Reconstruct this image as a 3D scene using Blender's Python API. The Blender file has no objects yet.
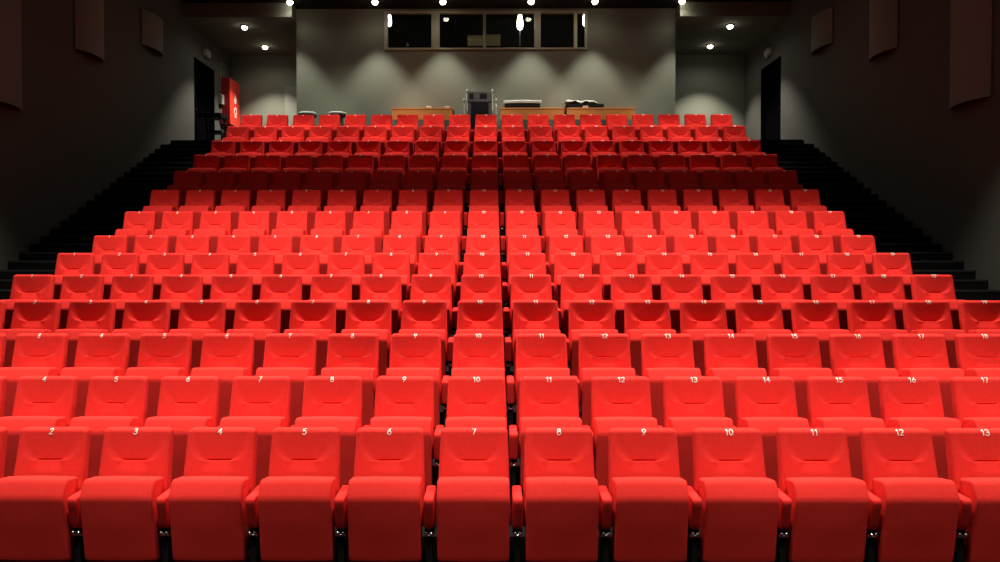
import bpy, bmesh, math, random
from mathutils import Vector, Matrix
random.seed(4)
scene = bpy.context.scene
COL = scene.collection
PI = math.pi
R = math.radians

# ------------------------------------------------------------------ materials
def newmat(name):
    m = bpy.data.materials.new(name); m.use_nodes = True
    return m, m.node_tree, m.node_tree.nodes['Principled BSDF']

def paint(name, col, rough=0.8, metal=0.0, spec=0.5, var=0.12, scale=6.0, bump=0.0, bscale=200.0, sheen=0.0, coat=0.0):
    m, nt, b = newmat(name)
    b.inputs['Roughness'].default_value = rough
    b.inputs['Metallic'].default_value = metal
    b.inputs['Specular IOR Level'].default_value = spec
    if coat: b.inputs['Coat Weight'].default_value = coat
    if sheen:
        b.inputs['Sheen Weight'].default_value = sheen
        b.inputs['Sheen Roughness'].default_value = 0.6
        b.inputs['Sheen Tint'].default_value = (1, .25, .2, 1)
    tc = nt.nodes.new('ShaderNodeTexCoord')
    n = nt.nodes.new('ShaderNodeTexNoise'); n.inputs['Scale'].default_value = scale; n.inputs['Detail'].default_value = 4
    nt.links.new(tc.outputs['Object'], n.inputs['Vector'])
    mx = nt.nodes.new('ShaderNodeMix'); mx.data_type = 'RGBA'
    mx.inputs['A'].default_value = (*[c * (1 - var) for c in col], 1)
    mx.inputs['B'].default_value = (*[min(1, c * (1 + var)) for c in col], 1)
    nt.links.new(n.outputs['Fac'], mx.inputs['Factor'])
    nt.links.new(mx.outputs['Result'], b.inputs['Base Color'])
    if bump:
        n2 = nt.nodes.new('ShaderNodeTexNoise'); n2.inputs['Scale'].default_value = bscale; n2.inputs['Detail'].default_value = 3
        nt.links.new(tc.outputs['Object'], n2.inputs['Vector'])
        bp = nt.nodes.new('ShaderNodeBump'); bp.inputs['Strength'].default_value = bump; bp.inputs['Distance'].default_value = 0.004
        nt.links.new(n2.outputs['Fac'], bp.inputs['Height'])
        nt.links.new(bp.outputs['Normal'], b.inputs['Normal'])
    return m

def glow(name, col, s):
    m, nt, b = newmat(name)
    b.inputs['Base Color'].default_value = (*col, 1)
    b.inputs['Emission Color'].default_value = (*col, 1)
    b.inputs['Emission Strength'].default_value = s
    return m

def wood(name, c1, c2):
    m, nt, b = newmat(name)
    b.inputs['Roughness'].default_value = 0.45
    tc = nt.nodes.new('ShaderNodeTexCoord')
    mp = nt.nodes.new('ShaderNodeMapping'); mp.inputs['Scale'].default_value = (1.2, 14, 14)
    n = nt.nodes.new('ShaderNodeTexNoise'); n.inputs['Scale'].default_value = 3; n.inputs['Detail'].default_value = 6; n.inputs['Distortion'].default_value = .8
    cr = nt.nodes.new('ShaderNodeValToRGB')
    cr.color_ramp.elements[0].position = .35; cr.color_ramp.elements[0].color = (*c1, 1)
    cr.color_ramp.elements[1].position = .65; cr.color_ramp.elements[1].color = (*c2, 1)
    nt.links.new(tc.outputs['Object'], mp.inputs['Vector']); nt.links.new(mp.outputs['Vector'], n.inputs['Vector'])
    nt.links.new(n.outputs['Fac'], cr.inputs['Fac']); nt.links.new(cr.outputs['Color'], b.inputs['Base Color'])
    return m

M = {}
M['fabric'] = paint('red_fabric', (.80, .036, .030), rough=.95, spec=.06, var=.10, scale=38, bump=.35, bscale=420, sheen=.03)
M['fabric_arm'] = paint('red_fabric_armrest', (.76, .030, .026), rough=.92, spec=.08, var=.08, scale=38, bump=.25, bscale=420, sheen=.03)
M['shell'] = paint('black_plywood_shell', (.018, .012, .012), rough=.5, var=.2, scale=9)
M['black_metal'] = paint('black_metal', (.006, .006, .0065), rough=.5, spec=.2, var=.2, scale=12)
M['chrome'] = paint('chrome', (.75, .75, .72), rough=.22, metal=1.0, var=.05)
M['white_thread'] = paint('white_thread', (.88, .84, .74), rough=.7, var=.03)
M['carpet'] = paint('black_carpet', (.006, .0055, .006), rough=.98, spec=.1, var=.3, scale=60, bump=.4, bscale=300)
M['nosing'] = paint('dark_nosing', (.028, .026, .026), rough=.55, var=.15, scale=20)
M['wall'] = paint('charcoal_wall_paint', (.096, .092, .082), rough=.9, spec=.2, var=.06, scale=3, bump=.12, bscale=90)
M['back_wall'] = paint('grey_wall_paint', (.190, .200, .158), rough=.9, spec=.2, var=.05, scale=2, bump=.08, bscale=90)
M['ceiling'] = paint('black_ceiling_paint', (.012, .010, .010), rough=.9, spec=.15, var=.15, scale=4)
M['booth_black'] = paint('black_booth_paint', (.012, .012, .011), rough=.8, var=.2)
M['frame'] = paint('grey_window_frame', (.38, .37, .27), rough=.5, var=.06)
M['mullion_pale'] = paint('pale_green_grey_trim', (.6, .64, .42), rough=.5, var=.06)
M['door_black'] = paint('black_door_paint', (.0025, .0022, .003), rough=.9, spec=.0, var=.15)
M['door_pale'] = paint('pale_grey_door_paint', (.21, .215, .18), rough=.6, var=.04)
M['panel'] = paint('grey_brown_panel_fabric', (.19, .185, .155), rough=.8, spec=.25, var=.07, scale=14, bump=.15, bscale=240)
M['panel_edge'] = paint('dark_panel_edge', (.035, .028, .025), rough=.8, var=.1)
M['red_paint'] = paint('red_enamel', (.80, .045, .022), rough=.45, var=.04)
M['red_paint_shade'] = paint('red_enamel_shade', (.42, .010, .010), rough=.6, var=.06)  # same enamel, darkened to paint the shaded side of the cabinet
M['white'] = paint('white_plastic', (.80, .80, .74), rough=.45, var=.03)
M['cream'] = paint('cream_screen_tone', (.85, .85, .52), rough=.7, var=.05)  # pale tone in place of the glow of lit screens
M['grey_plastic'] = paint('grey_plastic', (.36, .35, .31), rough=.5, var=.05)
M['conduit'] = paint('grey_conduit', (.26, .25, .22), rough=.5, var=.05)
M['wood'] = wood('orange_wood', (.80, .235, .045), (.90, .33, .07))
M['steel'] = paint('dull_steel', (.30, .29, .27), rough=.4, metal=.7, var=.08)
M['alu'] = paint('bright_aluminium', (.8, .8, .74), rough=.3, metal=.9, var=.05)
M['dark_grey'] = paint('dark_grey_panel', (.060, .052, .050), rough=.6, var=.1)
M['black'] = paint('black_plastic', (.004, .0035, .004), rough=.4, spec=.2, var=.15)
M['cover'] = paint('silver_grey_cloth', (.50, .49, .44), rough=.6, var=.15, scale=12, bump=.4, bscale=40)
M['vinyl'] = paint('black_vinyl', (.03, .03, .03), rough=.22, var=.1)
M['vinyl_highlight'] = paint('stool_top_highlight', (.85, .85, .76), rough=.4, var=.05)  # pale colour paints the light reflecting off the black stool seats
M['lamp'] = glow('warm_lamp_glow', (1, .90, .70), 14)
M['reflection_glow'] = glow('booth_reflection_glow', (1, .98, .82), 11)  # glow for ovals that imitate reflections in the booth glass
g, nt, b = newmat('window_glass')
b.inputs['Base Color'].default_value = (.85, .9, .85, 1); b.inputs['Roughness'].default_value = 0.0
b.inputs['Transmission Weight'].default_value = 1.0; b.inputs['IOR'].default_value = 1.45
M['glass'] = g

# ------------------------------------------------------------------ helpers
def link(o, parent=None):
    COL.objects.link(o)
    if parent is not None: o.parent = parent
    return o

def tag(o, label=None, cat=None, group=None, kind=None):
    if label: o['label'] = label
    if cat: o['category'] = cat
    if group: o['group'] = group
    if kind: o['kind'] = kind
    return o

def empty(name, loc, label, cat, group=None, rz=0):
    o = bpy.data.objects.new(name, None); o.empty_display_size = .1
    COL.objects.link(o); o.location = loc; o.rotation_euler = (0, 0, rz)
    return tag(o, label, cat, group)

def mk(name, bm, mats, parent=None, smooth=False, bevel=0.0, loc=None):
    bmesh.ops.recalc_face_normals(bm, faces=bm.faces[:])
    me = bpy.data.meshes.new(name); bm.to_mesh(me); bm.free()
    if not isinstance(mats, (list, tuple)): mats = [mats]
    for m in mats: me.materials.append(m)
    if smooth:
        for p in me.polygons: p.use_smooth = True
    o = bpy.data.objects.new(name, me); link(o, parent)
    if loc: o.location = loc
    if bevel:
        md = o.modifiers.new('bevel', 'BEVEL'); md.width = bevel; md.segments = 2; md.limit_method = 'ANGLE'; md.angle_limit = R(40)
    return o

def B(): return bmesh.new()

def box(bm, x0, x1, y0, y1, z0, z1, mi=0):
    v = [bm.verts.new((x, y, z)) for z in (z0, z1) for y in (y0, y1) for x in (x0, x1)]
    for f in ((0, 1, 3, 2), (4, 6, 7, 5), (0, 4, 5, 1), (2, 3, 7, 6), (0, 2, 6, 4), (1, 5, 7, 3)):
        fc = bm.faces.new([v[i] for i in f]); fc.material_index = mi
    return v

def cyl(bm, p0, p1, r0, r1=None, n=16, mi=0):
    r1 = r0 if r1 is None else r1
    p0, p1 = Vector(p0), Vector(p1); d = (p1 - p0).normalized()
    a = d.orthogonal().normalized(); c = d.cross(a)
    rings = []
    for p, r in ((p0, r0), (p1, r1)):
        rings.append([bm.verts.new(p + (a * math.cos(t) + c * math.sin(t)) * r) for t in [2 * PI * i / n for i in range(n)]])
    for i in range(n):
        f = bm.faces.new((rings[0][i], rings[0][(i + 1) % n], rings[1][(i + 1) % n], rings[1][i])); f.material_index = mi; f.smooth = True
    for rg in rings:
        f = bm.faces.new(rg); f.material_index = mi

def lathe(bm, prof, cx=0, cy=0, n=24, mi=0, sx=1, sy=1):
    rings = []
    for r, z in prof:
        r = max(r, 1e-4)
        rings.append([bm.verts.new((cx + sx * r * math.cos(2 * PI * i / n), cy + sy * r * math.sin(2 * PI * i / n), z)) for i in range(n)])
    for a, c in zip(rings, rings[1:]):
        for i in range(n):
            f = bm.faces.new((a[i], a[(i + 1) % n], c[(i + 1) % n], c[i])); f.smooth = True; f.material_index = mi
    bm.faces.new(rings[0]).material_index = mi; bm.faces.new(rings[-1]).material_index = mi

def tube(bm, pts, r, n=8, mi=0):
    for a, c in zip(pts, pts[1:]): cyl(bm, a, c, r, r, n, mi)

def loft(bm, secs):
    rings = [[bm.verts.new(p) for p in s] for s in secs]
    n = len(rings[0])
    for a, c in zip(rings, rings[1:]):
        for i in range(n): bm.faces.new((a[i], a[(i + 1) % n], c[(i + 1) % n], c[i]))
    bm.faces.new(rings[0]); bm.faces.new(rings[-1])

def rounded_poly(pts, rad, seg=5):
    """round the corners of a closed 2-D polygon"""
    out = []; n = len(pts)
    for i in range(n):
        p = Vector(pts[i]); a = Vector(pts[i - 1]); c = Vector(pts[(i + 1) % n])
        r = rad[i] if isinstance(rad, (list, tuple)) else rad
        u = (a - p).normalized(); w = (c - p).normalized()
        d = min(r, (a - p).length * .45, (c - p).length * .45)
        q0 = p + u * d; q1 = p + w * d
        for k in range(seg + 1):
            t = k / seg
            out.append(((1 - t) ** 2 * q0 + 2 * t * (1 - t) * p + t * t * q1))
    return out

def resample(poly, step):
    out = []; n = len(poly)
    for i in range(n):
        a = Vector(poly[i]); c = Vector(poly[(i + 1) % n]); L = (c - a).length
        k = max(1, int(L / step))
        for j in range(k): out.append(a.lerp(c, j / k))
    return out

def side_loft(poly, half, r, crown=0.0, nx=9):
    """extrude a (y,z) outline along x with rounded, softly puffed flanks"""
    c = sum((Vector(p) for p in poly), Vector((0, 0))) / len(poly)
    bm = B(); secs = []
    xs = []
    for k in range(5):
        ph = PI / 2 * k / 4
        xs.append((half - r + r * math.cos(ph), r * (1 - math.sin(ph))))
    left = [(-x, i) for x, i in xs]
    mid = [(-(half - r) + 2 * (half - r) * j / nx, 0) for j in range(1, nx)]
    seq = left + mid + xs[::-1]
    for x, ins in seq:
        puff = crown * (1 - (x / half) ** 2)
        s = []
        for p in poly:
            d = Vector(p) - c; L = d.length
            q = c + d * ((L - ins + puff) / L)
            s.append((x, q.x, q.y))
        secs.append(s)
    loft(bm, secs)
    return bm

# ------------------------------------------------------------------ the theatre seat
PITCH = .54
ZTOP = .95; RT = .030
def front_y(z): return -.036 - (ZTOP - RT - z) * .235
def half_w(z): return .214 + (ZTOP - z) * .034
def smooth(t):
    t = max(0, min(1, t)); return t * t * (3 - 2 * t)
def dent(x, z):
    zt, zc = .925, .758
    A = .019
    g = .007 * math.exp(-((z - zc) / .0045) ** 2) * smooth((.098 - abs(x)) / .03)   # stitched crease
    if z >= zt: return g
    if z >= zc:
        t = (zt - z) / (zt - zc)
        hw = .085 + .110 * math.sqrt(max(0, 1 - t * t))
        return A * t ** 1.1 * smooth((hw * 1.12 - abs(x)) / (hw * .38)) + g
    t = min(1, (zc - z) / .08)
    return A * (1 - smooth(t)) * smooth((.095 + .05 * t - abs(x)) / (.034 + .07 * t)) + g
def back_section(z, ins, dentf=True):
    w = half_w(min(z, ZTOP - RT)) - ins; yf = front_y(min(z, ZTOP - RT)) + ins; th = .085 - 2 * ins
    yb = yf + th; rc = min(.026, th * .45)
    pts = []
    NX = 30
    for i in range(NX + 1):
        x = -(w - rc) + 2 * (w - rc) * i / NX
        y = yf - .010 * (1 - (x / w) ** 2) + (dent(x, z) if dentf else 0)
        pts.append((x, y, z))
    e = yf - .010 * (1 - ((w - rc) / w) ** 2)
    for k in range(1, 5):
        a = PI / 2 * k / 4; pts.append((w - rc + rc * math.sin(a), e + rc - rc * math.cos(a), z))
    for k in range(0, 5):
        a = PI / 2 * k / 4; pts.append((w - rc + rc * math.cos(a), yb - rc + rc * math.sin(a), z))
    for i in range(1, 6):
        pts.append((w - rc - 2 * (w - rc) * i / 6, yb, z))
    for k in range(0, 5):
        a = PI / 2 * k / 4; pts.append((-(w - rc) - rc * math.sin(a), yb - rc + rc * math.cos(a), z))
    for k in range(0, 4):
        a = PI / 2 * k / 4; pts.append((-(w - rc) - rc * math.cos(a), e + rc - rc * math.sin(a), z))
    return pts
def make_backrest():
    secs = []
    for k in (0, 1, 2):
        a = PI / 2 * k / 3; r = .02
        secs.append(back_section(.36 + r - r * math.sin(PI / 2 - a) , r * (1 - math.cos(PI / 2 - a)) if False else r * (1 - math.sin(a)), False))
    zs = []
    z = .385
    while z < .69: zs.append(z); z += .05
    z = .695
    while z < .775: zs.append(z); z += .0028
    while z < ZTOP - RT: zs.append(z); z += .012
    for z in zs: secs.append(back_section(z, 0))
    for k in range(0, 6):
        a = PI / 2 * k / 6 * 1.0
        secs.append(back_section(ZTOP - RT + RT * math.sin(a), RT * (1 - math.cos(a))))
    secs.append(back_section(ZTOP - .0005, RT * .86))
    bm = B(); loft(bm, secs)
    return bm

def arc(cx, cy, rx, ry, a0, a1, n=14):
    return [(cx + rx * math.cos(R(a0 + (a1 - a0) * i / n)), cy + ry * math.sin(R(a0 + (a1 - a0) * i / n))) for i in range(n + 1)]
DIG = {   # strokes in a box 1 wide, 1.75 high
    '0': [arc(.5, .875, .5, .875, 0, 360, 28)],
    '1': [[(.18, 1.35), (.6, 1.75), (.6, 0)]],
    '2': [arc(.5, 1.27, .48, .48, 165, -35) + [(.0, 0), (1, 0)]],
    '3': [arc(.45, 1.32, .45, .43, 150, -90), arc(.45, .45, .53, .45, 90, -155)],
    '4': [[(.75, 0), (.75, 1.75), (.0, .55), (1.05, .55)]],
    '5': [[(.92, 1.75), (.18, 1.75), (.1, .95)] + arc(.45, .55, .53, .55, 125, -145)],
    '6': [[(.80, 1.75), (.12, .82)], arc(.5, .52, .5, .52, 0, 360, 24)],
    '7': [[(0, 1.75), (1, 1.75), (.35, 0)]],
    '8': [arc(.5, 1.33, .42, .42, 0, 360, 22), arc(.5, .47, .52, .47, 0, 360, 22)],
    '9': [[(.20, 0), (.88, .93)], arc(.5, 1.23, .5, .52, 0, 360, 24)],
}
def text_mesh(s):
    bm = B(); sc = .0205; wd = .0046; gap = .011
    adv = [sc * (.62 if c == '1' else 1.0) for c in s]
    x = -(sum(adv) + gap * (len(s) - 1)) / 2
    z0 = .9165; straight = (ZTOP - RT) - z0; off = .004
    def wrap(px, s_):
        if s_ < straight: return (px, front_y(z0 + s_) - .010 - off, z0 + s_)
        a = (s_ - straight) / RT
        return (px, front_y(ZTOP - RT) - .010 + RT - (RT + off) * math.cos(a), (ZTOP - RT) + (RT + off) * math.sin(a))
    for c, w_ in zip(s, adv):
        sh = -.18 * sc if c == '1' else 0
        for st in DIG[c]:
            pts = [Vector((x + sh + px * sc, py * sc + .002)) for px, py in st]
            fine = []
            for a, b_ in zip(pts, pts[1:]):
                k = max(1, int((b_ - a).length / .004))
                fine += [a.lerp(b_, t / k) for t in range(k)]
            fine.append(pts[-1])
            for a, b_ in zip(fine, fine[1:]):
                if (b_ - a).length < 1e-6: continue
                d = (b_ - a).normalized(); e = d * wd * .5; n = Vector((-d.y, d.x)) * wd * .62
                bm.faces.new([bm.verts.new(wrap(q.x, q.y)) for q in (a - e + n, a - e - n, b_ + e - n, b_ + e + n)])
        x += w_ + gap
    me = bpy.data.meshes.new('seat_number'); bm.to_mesh(me); bm.free()
    me.materials.append(M['white_thread'])
    return me
NUM = {i: text_mesh(str(i)) for i in range(1, 20)}

P = {}   # prototype parts (meshes)
tmp = mk('backrest', make_backrest(), M['fabric'], smooth=True); P['backrest'] = tmp
bm = B()
secs = []
for z, ins in ((.34, .012), (.35, 0), (.6, 0), (.86, 0), (.885, .004), (.895, .03)):
    w = half_w(z) - .018 - ins; yb = front_y(z) + .083
    secs.append([(-w, yb, z), (w, yb, z), (w * .96, yb + .016, z), (-w * .96, yb + .016, z)])
loft(bm, secs)
P['back_shell'] = mk('back_shell', bm, M['shell'], bevel=.004)
cush = rounded_poly([(-.332, .588), (-.256, .166), (-.150, .166), (-.186, .38), (-.134, .672), (-.274, .690)], [.022, .03, .02, .03, .02, .030], 6)
cush = resample([tuple(p) for p in cush], .03)
P['seat_cushion'] = mk('seat_cushion', side_loft(cush, .220, .016, .005), M['fabric'], smooth=True)
arm = rounded_poly([(-.325, .588), (-.272, .388), (-.07, .388), (-.05, .57), (-.06, .600)], [.035, .015, .015, .01, .02], 5)
arm = resample([tuple(p) for p in arm], .03)
P['armrest'] = mk('armrest', side_loft(arm, .030, .015, .0, 2), M['fabric_arm'], smooth=True)
bm = B()
box(bm, -.020, .020, -.25, -.10, .02, .415)
box(bm, -.028, .028, -.30, -.05, 0, .022)
box(bm, -.028, .028, -.25, -.09, .33, .395)
P['standard'] = mk('standard', bm, M['black_metal'], bevel=.004)
bm = B()
for s in (-1, 1):
    cyl(bm, (s * .015, -.248, .362), (s * .015, -.280, .362), .011, .008, 12)
cyl(bm, (-.029, -.255, .345), (.029, -.255, .345), .009, .009, 10)
P['hinge_bolt'] = mk('hinge_bolt', bm, M['chrome'])
PROTO_MESH = dict(P)
for o in P.values(): COL.objects.unlink(o)

def add_part(kind, parent, dx=0.0, name=None):
    c = PROTO_MESH[kind].copy(); c.name = kind
    COL.objects.link(c); c.parent = parent; c.location = (dx, 0, 0)
    return c

ROWH = [-1.067, -.86, -.613, -.364, -.122, .128, .375, .752, 1.144, 1.54, 1.925, 2.312, 2.734, 3.133]
Y1, DY = 4.973, .8616
def row_y(n): return Y1 + (n - 1) * DY
TRIM = [.020, .020, .020, .020, .018, .015, .010, .005, 0, 0, -.004, -.008, -.012, -.022]
def row_z(n): return ROWH[n - 1] + 1.067 + TRIM[n - 1]
ORD = ['front', 'second', 'third', 'fourth', 'fifth', 'sixth', 'seventh', 'eighth', 'ninth', 'tenth']
NUMW = ['', 'one', 'two', 'three', 'four', 'five', 'six', 'seven', 'eight', 'nine']
def row_name(n):
    if n == 1: return 'front row'
    if n <= 9: return ORD[n - 1] + ' row from the front'
    return {14: 'rearmost row', 13: 'second row from the back', 12: 'third row from the back', 11: 'fourth row from the back', 10: 'fifth row from the back'}[n]
for n in range(1, 15):
    cnt, mid = (13, 7) if n == 1 else (19, 10)
    for k in range(1, cnt + 1):
        off = k - mid
        if off == 0: where = 'middle of the ' + row_name(n)
        elif k == 1: where = 'leftmost of the ' + row_name(n)
        elif k == cnt: where = 'rightmost of the ' + row_name(n)
        else: where = NUMW[abs(off)] + (' right' if off > 0 else ' left') + ' of middle, ' + row_name(n)
        look = 'shaded dark red seat' if n in (10, 11) else 'red theatre seat'
        if n <= 9: look = 'red seat marked %d' % k
        root = empty('theatre_seat', (off * PITCH, row_y(n), row_z(n)), look + ', ' + where, 'theatre seat',
                     'red folding theatre seats in tiered rows')
        add_part('backrest', root); add_part('back_shell', root); add_part('seat_cushion', root)
        s = bpy.data.objects.new('seat_number', NUM[k]); link(s, root); s['label'] = 'white seat number %d' % k
        for dx in ([-PITCH / 2, PITCH / 2] if k == 1 else [PITCH / 2]):
            st = add_part('standard', root, dx); st['label'] = 'black metal standard'
            a = add_part('armrest', root, dx)
            h = add_part('hinge_bolt', st); h.location = (0, 0, 0); h['label'] = 'chrome hinge bolt'

# ------------------------------------------------------------------ floor, steps, landing
W = 7.15; LAND = 4.84; XS = 5.22; YE = 21.8
FRONT_Y = -3.0
def profile(steps, yend, zend):
    """steps: list of (y, z) where the tread z begins at y"""
    pts = [(FRONT_Y, -.3), (FRONT_Y, 0)]
    z = 0
    for y, nz in steps:
        pts += [(y, z), (y, nz)]; z = nz
    pts += [(yend, z), (yend, -.3)]
    return pts
def prism(bm, pts, x0, x1, mi=0):
    a = [bm.verts.new((x0, y, z)) for y, z in pts]; c = [bm.verts.new((x1, y, z)) for y, z in pts]
    n = len(pts)
    for i in range(n): bm.faces.new((a[i], a[(i + 1) % n], c[(i + 1) % n], c[i])).material_index = mi
    bm.faces.new(a).material_index = mi; bm.faces.new(c[::-1]).material_index = mi
steps = [(row_y(n) - DY + .12, row_z(n)) for n in range(2, 15)] + [(row_y(14) + .55, LAND)]
bm = B(); prism(bm, profile(steps, YE, LAND), -XS, XS)
tag(mk('floor', bm, M['carpet']), kind='structure')
asteps = []
z = 0
for n in range(2, 7):
    y = row_y(n) - DY + .12; zn = row_z(n)
    asteps += [(y + q * DY / 3 - .03, z + (zn - z) * (q + 1) / 3) for q in range(3)]; z = zn
k = 0
while 1.262 + .136 * k < LAND - .05:
    asteps.append((9.91 + .2872 * k, 1.262 + .136 * k)); k += 1
asteps.append((17.64, LAND))
for side, x0, x1 in (('left', -W, -XS), ('right', XS, W)):
    bm = B(); prism(bm, profile(asteps, YE, LAND), x0, x1)
    z = 0
    for y, nz in asteps: box(bm, x0 + .02, x1 - .02, y - .006, y + .03, nz - .022, nz + .004, 1)
    tag(mk('floor_steps_' + side, bm, [M['carpet'], M['nosing']]), kind='structure')

# ------------------------------------------------------------------ walls and ceiling
CEIL = 8.2; SOFF = 7.87; DY0, DY1, DZ = 19.05, 20.42, 7.10
for side, s in (('left', -1), ('right', 1)):
    bm = B()
    xa, xb = sorted((s * W, s * (W + .25)))
    box(bm, xa, xb, FRONT_Y, DY0, -.3, CEIL + .2); box(bm, xa, xb, DY1, YE + .2, -.3, CEIL + .2)
    box(bm, xa, xb, DY0, DY1, -.3, LAND); box(bm, xa, xb, DY0, DY1, DZ, CEIL + .2)
    tag(mk('wall_' + side, bm, M['wall']), kind='structure')
BX0, BX1, BY = -4.605, 4.55, 18.9
wx0, wx1, wz0, wz1 = -2.475, 2.425, 7.215, 8.135
bm = B()
box(bm, BX0, wx0, BY, BY + .2, LAND, CEIL); box(bm, wx1, BX1, BY, BY + .2, LAND, CEIL)
box(bm, wx0, wx1, BY, BY + .2, LAND, wz0); box(bm, wx0, wx1, BY, BY + .2, wz1, CEIL)
tag(mk('wall_back', bm, M['back_wall']), kind='structure')
bm = B()
box(bm, BX0, BX0 + .15, BY + .2, YE, LAND, CEIL + .2); box(bm, BX1 - .15, BX1, BY + .2, YE, LAND, CEIL + .2)
box(bm, BX0, BX1, YE, YE + .2, LAND, CEIL + 1.2)
box(bm, BX0 + .15, BX1 - .15, BY + .2, YE, 6.3, 6.42)
box(bm, BX0, BX1, BY + .2, YE, CEIL + .65, CEIL + .8)
box(bm, BX0 + .15, BX1 - .15, YE - .05, YE, 6.42, CEIL + .65)
tag(mk('wall_booth', bm, M['booth_black']), kind='structure')
for side, xa, xb in (('left', -W, BX0), ('right', BX1, W)):
    bm = B(); box(bm, xa, xb, YE, YE + .2, LAND, CEIL)
    tag(mk('wall_back_' + side, bm, M['wall_alc'] if 'wall_alc' in M else M['back_wall']), kind='structure')
    bm = B(); box(bm, xa, xb, 18.45, YE, SOFF, CEIL + .2)
    for f in bm.faces:
        f.normal_update()
        if f.normal.z < -.5: f.material_index = 1
    tag(mk('ceiling_' + side, bm, [M['back_wall'], M['ceiling']]), kind='structure')
bm = B(); box(bm, -W - .25, W + .25, FRONT_Y - .2, BY + .2, CEIL, CEIL + .2)
tag(mk('ceiling', bm, M['ceiling']), kind='structure')
bm = B(); box(bm, -W - .25, W + .25, FRONT_Y - .2, FRONT_Y, -.3, CEIL)
tag(mk('wall_front', bm, M['wall']), kind='structure')

# doors in the side walls (black, closed, set back in the opening)
for i, s in ((1, -1), (2, 1)):
    bm = B()
    xa, xb = sorted((s * (W + .10), s * (W + .15)))
    box(bm, xa, xb, DY0 + .03, DY1 - .03, LAND, DZ - .03)
    d = tag(mk('door_%d' % i, bm, M['door_black'], bevel=.004), kind='structure')
    bm = B()
    xc, xd = sorted((s * (W - .012), s * (W + .16)))
    box(bm, xc, xd, DY0, DY0 + .04, LAND, DZ); box(bm, xc, xd, DY1 - .04, DY1, LAND, DZ); box(bm, xc, xd, DY0, DY1, DZ - .04, DZ)
    mk('door_frame', bm, M['door_black'], d)
    bm = B(); xh = s * (W + .06)
    cyl(bm, (xh, DY0 + .14, LAND + 1.05), (xh, DY0 + .28, LAND + 1.05), .012, .012, 10)
    cyl(bm, (xh, DY0 + .14, LAND + 1.05), (s * (W + .10), DY0 + .14, LAND + 1.05), .014, .014, 10)
    mk('door_handle', bm, M['black_metal'], d)
# pale door at the back of the left alcove
bm = B(); box(bm, -5.65, -4.78, YE - .05, YE, LAND, 7.0)
d = tag(mk('door_3', bm, M['door_pale'], bevel=.006), kind='structure')
bm = B(); cyl(bm, (-5.56, YE - .11, LAND + 1.05), (-5.44, YE - .11, LAND + 1.05), .012, .012, 10)
cyl(bm, (-5.56, YE - .11, LAND + 1.05), (-5.56, YE - .05, LAND + 1.05), .012, .012, 10)
mk('door_handle', bm, M['steel'], d)

# windows of the projection booth
cols = [(wx0, -1.25), (-1.25, -.055), (-.055, 1.225), (1.225, wx1)]
wd = [(.085, .085), (.11, .035), (.035, .075), (.075, .06)]
for i, ((xa, xb), (fl, fr)) in enumerate(zip(cols, wd)):
    bm = B(); y0, y1 = BY - .03, BY + .09
    zb, zt = wz0, wz1
    box(bm, xa, xa + fl, y0, y1, zb, zt); box(bm, xb - fr, xb, y0, y1, zb, zt)
    box(bm, xa + fl, xb - fr, y0, y1, zb, zb + .045); box(bm, xa + fl, xb - fr, y0, y1, zt - .05, zt)
    w = tag(mk('window_%d' % (i + 1), bm, M['frame'], bevel=.004), kind='structure')
    bm = B(); box(bm, xa + fl - .005, xb - fr + .005, BY + .03, BY + .038, zb + .04, zt - .045)
    mk('pane', bm, M['glass'], w)
    if i == 3:
        bm = B(); box(bm, 2.105, 2.185, BY + .0, BY + .028, zb + .045, zt - .05)
        mk('mullion', bm, M['mullion_pale'], w)

# ------------------------------------------------------------------ things inside the booth (behind the glass); glowing ovals added for glass reflections
def reflection_oval(bm, x, y, z0, z1, r):
    L = z1 - z0
    lathe(bm, [(r * .25, z0), (r * .75, z0 + .06 * L), (r, z0 + .2 * L), (r * .95, z0 + .55 * L), (r * .6, z0 + .85 * L), (r * .25, z1)], x, y, 20)
for x, r, lab in ((-2.50, .062, 'long glowing shape standing in for a glass reflection, left end of booth window'),
                  (2.50, .058, 'long glowing shape standing in for a glass reflection, right end of booth window')):
    t = empty('hanging_reflection', (x, 20.0, 8.85), lab, 'lamp', 'glowing stand-ins for reflections in the booth glass')
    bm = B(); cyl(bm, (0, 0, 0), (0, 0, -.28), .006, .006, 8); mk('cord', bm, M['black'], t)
    bm = B(); cyl(bm, (0, 0, -.28), (0, 0, -.36), .03, .045, 14); mk('reflection_cap', bm, M['steel'], t)
    bm = B(); reflection_oval(bm, 0, 0, -.74, -.36, r); b_ = mk('bulb_or_reflection', bm, M['reflection_glow'], t, smooth=True); b_['label'] = 'glowing white oval, imitated reflection'
t = empty('standing_reflection', (.85, 20.2, 6.42), 'glowing oval on a thin pole, stand-in for a reflection, right of centre in booth window', 'lamp', 'glowing stand-ins for reflections in the booth glass')
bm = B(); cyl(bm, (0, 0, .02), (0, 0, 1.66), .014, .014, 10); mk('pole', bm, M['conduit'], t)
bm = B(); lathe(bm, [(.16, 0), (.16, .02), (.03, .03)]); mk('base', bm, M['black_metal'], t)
bm = B(); reflection_oval(bm, 0, 0, 1.66, 2.10, .078); mk('bulb_or_reflection', bm, M['reflection_glow'], t, smooth=True)['label'] = 'glowing white oval, imitated reflection'
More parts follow.
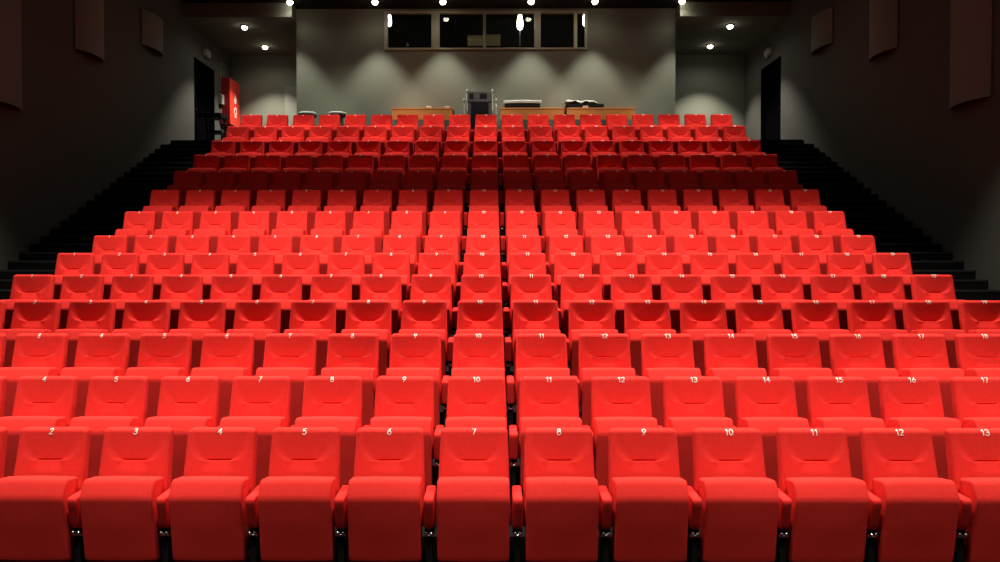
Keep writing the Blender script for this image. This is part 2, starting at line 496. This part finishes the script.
# desk inside booth, cream boxes in place of lit screens, small bottle on it
t = empty('booth_desk', (0, 19.40, 6.42), 'dark desk inside the booth below the window, mostly hidden', 'desk')
bm = B(); box(bm, -2.9, 2.9, -.24, .24, .92, .96); mk('desk_top', bm, M['booth_black'], t)
for sx in (-2.8, 2.8):
    bm = B(); box(bm, sx - .04, sx + .04, -.22, .22, 0, .92); mk('leg', bm, M['booth_black'], t)
for xa, xb, h, lab in ((-.48, -.09, .29, 'cream box in place of a lit screen behind booth glass, left of thin window bar'),
                       (-.05, .34, .31, 'cream box in place of a lit screen behind booth glass, right of thin window bar')):
    t = empty('screen_standin', ((xa + xb) / 2, 19.42, 7.38), lab, 'box', 'cream boxes in place of lit screens')
    hw = (xb - xa) / 2
    bm = B(); box(bm, -hw + .008, hw - .008, -.15, .15, 0, h - .05); mk('box_body', bm, M['cream'], t, bevel=.006)
    bm = B(); box(bm, -hw, hw, -.158, .158, h - .06, h); mk('lid', bm, M['cream'], t, bevel=.006)
bm = B(); lathe(bm, [(.03, 0), (.032, .01), (.032, .09), (.014, .12), (.014, .15)], n=16)
tag(mk('bottle', bm, M['white'], loc=(-1.97, 19.40, 7.38)), 'small white bottle behind the leftmost booth window', 'bottle')
t = empty('hanging_speaker', (-.90, 20.3, 8.85), 'small dark grey speaker hanging behind the second booth window', 'speaker')
bm = B(); cyl(bm, (0, 0, 0), (0, 0, -.5), .012, .012, 8); mk('bracket', bm, M['black_metal'], t)
bm = B(); box(bm, -.075, .075, -.08, .08, -.72, -.5); mk('cabinet', bm, M['dark_grey'], t, bevel=.01)

# ------------------------------------------------------------------ curved acoustic panels on the side walls
def acoustic_panel(s, y0, y1, z0, z1, label):
    t = empty('acoustic_panel', (s * W, (y0 + y1) / 2, z0), label, 'acoustic panel', 'curved acoustic panels on the side walls')
    hw = (y1 - y0) / 2; H = z1 - z0; n = 20
    # front curve: bulges towards the hall, deeper at the far end
    crv = []
    for i in range(n + 1):
        u = -1 + 2 * i / n
        dpt = .025 + .13 * (1 - abs(u) ** 2.2) + .015 * (u + 1) / 2
        crv.append((-s * dpt, u * hw))
    bm = B(); lo = []; hi = []
    outer = crv; inner = [(x + s * .018, y * .985) for x, y in crv]
    for z in (0, H):
        pts = [(x, y, z) for x, y in outer] + [(x, y, z) for x, y in inner[::-1]]
        lo.append([bm.verts.new(p) for p in pts])
    m_ = len(lo[0])
    for i in range(m_):
        bm.faces.new((lo[0][i], lo[0][(i + 1) % m_], lo[1][(i + 1) % m_], lo[1][i]))
    for ring in lo:
        for i in range(n):
            bm.faces.new((ring[i], ring[i + 1], ring[m_ - 2 - i], ring[m_ - 1 - i]))
    mk('curved_face', bm, M['panel'], t)
    for z in (.015, H - .035):
        bm = B()
        pts = [(x + s * .02, y * .98) for x, y in crv] + [(-s * .003, hw * .9), (-s * .003, -hw * .9)]
        a = [bm.verts.new((x, y, z)) for x, y in pts]; c = [bm.verts.new((x, y, z + .02)) for x, y in pts]
        for i in range(len(a)): bm.faces.new((a[i], a[(i + 1) % len(a)], c[(i + 1) % len(a)], c[i]))
        bm.faces.new(a); bm.faces.new(c)
        mk('end_rib', bm, M['panel_edge'], t)
for s, nm in ((-1, 'left'), (1, 'right')):
    acoustic_panel(s, 16.15, 17.16, 6.59, 7.32, 'smallest and farthest curved grey panel high on the %s wall' % nm)
    acoustic_panel(s, 13.56, 14.54, 5.78, 7.45, 'middle curved grey panel on the %s wall' % nm)
    acoustic_panel(s, 11.02, 11.98, 4.39, 6.60, 'nearest and largest curved dark panel on the %s wall, cut by frame' % nm)

# ------------------------------------------------------------------ wall fittings
for s, nm in ((-1, 'left'), (1, 'right')):
    t = empty('emergency_light', (s * W, 19.86, 7.39), 'small oval pale emergency light above the black door in the %s wall' % nm, 'emergency light', 'emergency lights over the doors')
    bm = B(); box(bm, *sorted((0, -s * .04)), -.20, .20, -.10, .10); mk('housing', bm, M['grey_plastic'], t, bevel=.03)
    bm = B()
    pts = []
    for j in range(7):
        a = PI / 2 * j / 6
        pts.append([(-s * (.04 + .07 * math.sin(a)), .19 * math.cos(a) * math.cos(q), .12 * math.cos(a) * math.sin(q)) for q in [2 * PI * i / 20 for i in range(20)]])
    pts = [[p if j < 6 else (p[0], p[1] + 1e-4 * math.cos(i), p[2] + 1e-4 * math.sin(i)) for i, p in enumerate(r_)] for j, r_ in enumerate(pts)]
    loft(bm, pts); mk('diffuser', bm, M['grey_plastic'], t, smooth=True)

t = empty('fire_hose_cabinet', (-W, 21.33, 5.80), 'red fire hose cabinet with white pictograms on the left wall past the door', 'fire hose cabinet')
bm = B(); box(bm, 0, .235, -.42, .42, 0, 1.24); mk('cabinet_body', bm, M['red_paint_shade'], t, bevel=.008)
bm = B(); box(bm, .235, .255, -.42, .42, 0.0, 1.24); d = mk('door', bm, M['red_paint'], t, bevel=.006)
bm = B()
X = .2565
def plate(pts):
    bm.faces.new([bm.verts.new((X, y, z)) for y, z in pts])
plate([(-.10, .70), (-.03, .62), (.10, .64), (.13, .76), (.07, .86), (.06, .78), (.02, .92), (-.04, .84), (-.06, .78)])      # flame
for i in range(10):                                                                                                          # hose reel ring
    a, c = 2 * PI * i / 10, 2 * PI * (i + 1) / 10
    plate([(.02 + .12 * math.cos(a), .42 + .12 * math.sin(a)), (.02 + .12 * math.cos(c), .42 + .12 * math.sin(c)),
           (.02 + .07 * math.cos(c), .42 + .07 * math.sin(c)), (.02 + .07 * math.cos(a), .42 + .07 * math.sin(a))])
plate([(-.06, .30), (.10, .30), (.10, .25), (-.06, .25)])
mk('pictogram', bm, M['white'], d)['label'] = 'white fire and hose pictogram'
bm = B(); box(bm, .255, .275, .30, .34, .55, .68); mk('handle', bm, M['steel'], d)

t = empty('junction_box', (-W, 20.86, 6.30), 'pale grey junction box with conduit on the left wall beside fire cabinet', 'junction box')
bm = B(); box(bm, 0, .09, -.11, .11, 0, .27); mk('box_body', bm, M['grey_plastic'], t, bevel=.01)
bm = B(); box(bm, .09, .10, -.10, .10, .01, .26); mk('cover', bm, M['grey_plastic'], t, bevel=.006)
bm = B(); tube(bm, [(.02, .0, .27), (.02, .0, 1.12), (.02, .93, 1.12)], .012); tube(bm, [(.02, .0, 0), (.02, .12, -.7), (.02, .12, -1.40)], .010)
mk('conduit', bm, M['conduit'], t)

# black low stand beside the left door
t = empty('side_table', (-6.38, 18.15, LAND), 'small black table with a lower shelf beside the left door', 'table')
bm = B(); box(bm, -.27, .27, -.22, .22, .58, .68); mk('table_top', bm, M['black'], t, bevel=.01)
bm = B(); box(bm, -.10, .30, -.20, .20, .24, .28); mk('shelf', bm, M['black'], t, bevel=.01)
for sx, sy in ((.20, -.18), (.20, .18), (-.06, -.18), (-.06, .18)):
    bm = B()
    if sx > 0: tube(bm, [(sx, sy, .62), (sx + .08, sy, .30), (sx + .08, sy, 0)], .025, 10)
    else: tube(bm, [(sx - .06, sy, .62), (sx, sy, .26), (sx, sy, 0)], .02, 10)
    mk('leg', bm, M['black_metal'], t)

# ------------------------------------------------------------------ technicians' desks and gear at the back
def desk(x0, x1, y, h, label):
    t = empty('desk', ((x0 + x1) / 2, y, LAND), label, 'desk', 'orange wood desks below the booth')
    hw = (x1 - x0) / 2
    bm = B(); box(bm, -hw, hw, -.38, .38, h - .035, h); mk('desk_top', bm, M['wood'], t, bevel=.005)
    bm = B(); box(bm, -hw + .01, hw - .01, -.365, -.34, h - .27, h - .035); mk('apron', bm, M['wood'], t)
    for sx in (-1, 1):
        for sy in (-1, 1):
            bm = B(); cx, cy = sx * (hw - .06), sy * .33
            box(bm, cx - .025, cx + .025, cy - .025, cy + .025, 0, h - .035); mk('leg', bm, M['steel'], t, bevel=.003)
    return t
DH = .80; DYC = 18.38; DT = LAND + DH
desk(-2.20, -.77, DYC, DH, 'orange wood desk left of the equipment rack, with two white spots')
desk(.31, 1.80, DYC, DH, 'orange wood desk under the white-edged console, right of the rack')
desk(1.82, 3.42, DYC, DH, 'orange wood desk under the cloth-covered mixer, rightmost desk')
for x, lab in ((-1.33, 'small white spot on the left desk, farther from the rack'), (-.925, 'small white spot on the left desk, nearer the rack')):
    bm = B(); lathe(bm, [(.035, 0), (.05, .012), (.07, .045), (.066, .05), (.045, .02), (.0, .016)], n=20)  # small white shape of undetermined kind, turned like a bowl
    tag(mk('white_spot', bm, M['white'], loc=(x, DYC - .27, DT), smooth=True), lab, 'white_spot', 'white spots on the left desk')
bm = B(); lathe(bm, [(.035, 0), (.05, .012), (.065, .04), (.062, .045), (.045, .02), (.0, .016)], n=20)
tag(mk('white_spot', bm, M['white'], loc=(2.29, DYC - .30, DT), smooth=True), 'small white spot in front of the cloth-covered mixer', 'white_spot')

t = empty('mixing_console', (.83, DYC, DT), 'black mixing console with a bright white raised edge on the desk', 'mixing console')
bm = B(); prism(bm, [(-.28, 0), (-.28, .13), (.26, .15), (.26, 0)], -.41, .41); mk('console_body', bm, M['black'], t, bevel=.01)
bm = B()
sec = rounded_poly([(-.30, .12), (-.30, .19), (-.22, .21), (-.20, .15)], .02, 4)
loft(bm, [[(x, p.x, p.y - .012 * abs(x / .44) ** 3) for p in sec] for x in [-.44 + .88 * i / 14 for i in range(15)]])
mk('white_edge', bm, M['white'], t, smooth=True)['label'] = 'bright white front edge'
bm = B()
for i in range(14):
    for j in range(3):
        x = -.36 + i * .055; y = -.12 + j * .1
        cyl(bm, (x, y, .135), (x, y, .158), .010, .008, 8)
mk('knobs', bm, M['grey_plastic'], t)

t = empty('covered_mixer', (2.27, DYC, DT), 'black mixer draped with a rumpled silver grey cloth, on the rightmost desk', 'mixer')
bm = B(); prism(bm, [(-.28, 0), (-.28, .11), (.26, .15), (.26, 0)], -.42, .45); mk('mixer_body', bm, M['black'], t, bevel=.01)
bm = B(); nx, ny = 36, 16; gr = []
for i in range(nx + 1):
    col = []
    for j in range(ny + 1):
        u = i / nx; v = j / ny
        x = -.44 + .74 * u; y = -.30 + .58 * v
        z = .195 + .008 * math.sin(9 * u + 3 * v) + .007 * math.sin(23 * u - 7 * v) + .006 * math.sin(15 * v)
        if v < .12: z -= (.12 - v) * (.35 + .15 * math.sin(17 * u))
        if u > .85: z -= (u - .85) * .35
        col.append(bm.verts.new((x, y, z)))
    gr.append(col)
for i in range(nx):
    for j in range(ny): bm.faces.new((gr[i][j], gr[i + 1][j], gr[i + 1][j + 1], gr[i][j + 1]))
o = mk('cloth_cover', bm, M['cover'], t, smooth=True); md = o.modifiers.new('th', 'SOLIDIFY'); md.thickness = .008
bm = B(); tube(bm, [(-.44, -.40, .14), (-.44, -.40, -.10), (-.44, -.39, -.16)], .014, 8); tube(bm, [(-.44, -.40, .14), (-.44, -.28, .15)], .014, 8)
mk('cable', bm, M['black'], t)

t = empty('equipment_rack', (-.15, 17.9, LAND), 'dark equipment rack with bright metal posts between the orange desks', 'equipment rack')
for sx in (-1, 1):
    for sy in (-1, 1):
        bm = B(); tube(bm, [(sx * .285, sy * .22, .08), (sx * .285, sy * .22, 1.09)], .014, 10)
        p = mk('post', bm, M['steel'], t)
        bm = B(); lathe(bm, [(.006, 1.09), (.022, 1.095), (.024, 1.125), (.016, 1.145)], sx * .285, sy * .22, 14); mk('post_cap', bm, M['white'], p)
        bm = B(); cyl(bm, (sx * .295 - .012, sy * .22, .04), (sx * .295 + .012, sy * .22, .04), .04, .04, 14); mk('caster', bm, M['black'], t)
for sx in (-1, 1):
    bm = B(); cx = sx * .35 + (0 if sx < 0 else .02)
    tube(bm, [(cx, -.24, .10), (cx, -.24, .88)], .012, 10); tube(bm, [(cx, -.24, .5), (sx * .295, -.22, .5)], .01, 8)
    p = mk('side_rail', bm, M['steel'], t)
    bm = B(); lathe(bm, [(.006, .88), (.022, .885), (.024, .915), (.016, .93)], cx, -.24, 14); mk('rail_cap', bm, M['white'], p)
bm = B(); box(bm, -.270, .270, -.20, .20, .87, 1.105)
mk('upper_case', bm, M['dark_grey'], t, bevel=.008)
for xa, xb in ((-.235, -.14), (.0, .16)):
    bm = B(); box(bm, xa, xb, -.206, -.19, .94, 1.06); mk('dark_window', bm, M['black'], t)
bm = B(); box(bm, -.26, .26, -.19, .20, .12, .86); mk('equipment_stack', bm, M['black'], t, bevel=.006)
for sx in (-1, 1):
    bm = B(); box(bm, *sorted((sx * .20, sx * .275)), -.215, -.19, .15, .85); mk('rack_strip', bm, M['dark_grey'], t, bevel=.004)

# round stools behind the rear seats on the left
for x, lab in ((-4.13, 'black stool with painted highlight on round top behind rear seats, nearer the left corner'),
               (-3.44, 'black stool with painted highlight on round top behind rear seats, nearer the desks')):
    t = empty('stool', (x, 18.0, LAND), lab, 'stool', 'round stools behind the back row'); t.scale = (1, 1, .945)
    bm = B(); lathe(bm, [(.14, .61), (.20, .62), (.212, .64), (.212, .68), (.20, .685)], n=28); mk('seat_rim', bm, M['vinyl'], t)
    bm = B(); lathe(bm, [(.200, .680), (.215, .690), (.215, .715), (.19, .728), (.0, .735)], n=28); mk('seat_pad', bm, M['vinyl_highlight'], t, smooth=True)['label'] = 'round seat pad with painted highlight'
    for k in range(4):
        a = PI / 4 + k * PI / 2
        bm = B(); cyl(bm, (.22 * math.cos(a), .22 * math.sin(a), 0), (.13 * math.cos(a), .13 * math.sin(a), .63), .014, .014, 10); mk('leg', bm, M['black_metal'], t)
    bm = B()
    pts = [(.185 * math.cos(2 * PI * i / 20), .185 * math.sin(2 * PI * i / 20), .24) for i in range(21)]
    tube(bm, pts, .009, 8); mk('foot_ring', bm, M['black_metal'], t)

# ------------------------------------------------------------------ ceiling downlights, the light they give, and added desk fill
def spot(x, y, z, power, half, blend, col=(1, .93, .80), tx=0, ty=0, r=.05):
    l = bpy.data.lights.new('spot', 'SPOT'); l.energy = power; l.spot_size = R(half * 2); l.spot_blend = blend; l.color = col
    l.shadow_soft_size = r
    o = bpy.data.objects.new('beam_or_fill', l); COL.objects.link(o); o.location = (x, y, z)
    d = Vector((tx, ty, -1)); o.rotation_euler = d.to_track_quat('-Z', 'Y').to_euler()
    return o
lb = B(); lathe(lb, [(.055, 0), (.072, -.02), (.070, -.055), (.045, -.09), (.0, -.10)], n=20)
lens0 = mk('bulb_or_reflection', lb, M['lamp'], smooth=True)
rb = B(); lathe(rb, [(.075, .0), (.105, .0), (.105, -.012), (.080, -.03), (.075, -.02)], n=28); ring0 = mk('trim_ring', rb, M['black_metal'])
COL.objects.unlink(lens0); COL.objects.unlink(ring0)
def downlight(x, y, z, label, group):
    t = empty('ceiling_downlight', (x, y, z), label, 'downlight', group)
    for p in (ring0, lens0):
        c = p.copy(); COL.objects.link(c); c.parent = t
    return t
pos = ['first from the left', 'second from the left', 'third from the left', 'third from the right', 'second from the right', 'first from the right']
for x, lab in zip((-4.60, -2.61, -1.02, 1.04, 2.53, 4.56), pos):
    downlight(x, 18.3, CEIL, 'glowing round downlight along the booth wall, ' + lab, 'downlights along the booth wall')
    spot(x, 18.3, CEIL - .13, 225 if abs(x) < 4 else 165, 35, .6, (1, .96, .84))
    spot(x, 18.3, CEIL - .13, 5, 84, .6)
for x, y, lab in ((-5.93, 19.12, 'glowing downlight in the left alcove ceiling, nearer one'), (-5.93, 20.85, 'glowing downlight in the left alcove ceiling, farther one'),
                  (5.93, 19.12, 'glowing downlight in the right alcove ceiling, nearer one'), (5.93, 20.85, 'glowing downlight in the right alcove ceiling, farther one')):
    downlight(x, y, SOFF, lab, 'alcove downlights')
    spot(x, y, SOFF - .13, 430, 47, .6)
    spot(x, y, SOFF - .13, 14, 84, .6)
xs = [-4.7, -2.82, -.94, .94, 2.82, 4.7]
ROWS = [(2.2, 1520, 17.2, .75, .43, 'over the front rows'), (8.1, 1080, 39.5, .38, 0, 'over the middle rows'), (15.0, 480, 29, .5, 0, 'over the rear rows')]
for y, pw, half, bl, ty, lab in ROWS:
    for i, x in enumerate(xs):
        downlight(x, y, CEIL, 'round ceiling downlight %s, %s' % (lab, pos[i]), 'hall ceiling downlights')
        spot(x, y, CEIL - .13, pw, half, bl, ty=ty)
        if y == 15.0: spot(x, y, CEIL - .13, 200, 24, .6, ty=1.27)  # extra spot added to brighten the desks, no fixture of its own
        spot(x, y, CEIL - .13, 12 if y < 14 else 7, 84, .6)

# ------------------------------------------------------------------ world, camera, view
w = bpy.data.worlds.new('world'); scene.world = w; w.use_nodes = True
w.node_tree.nodes['Background'].inputs[0].default_value = (0.5, .45, .42, 1)
w.node_tree.nodes['Background'].inputs[1].default_value = 0.0
cam = bpy.data.cameras.new('camera'); co = bpy.data.objects.new('camera', cam); COL.objects.link(co)
co.location = (.109, 0, 2.134 - .117); co.rotation_euler = (PI / 2 - .0206, 0, .0067)
cam.sensor_width = 36; cam.lens = 28.0; cam.shift_x = .014; cam.clip_start = .05; cam.clip_end = 200
scene.camera = co
vs = scene.view_settings
vs.view_transform = 'Standard'; vs.look = 'None'; vs.gamma = 1; vs.use_curve_mapping = False; vs.exposure = 0.0
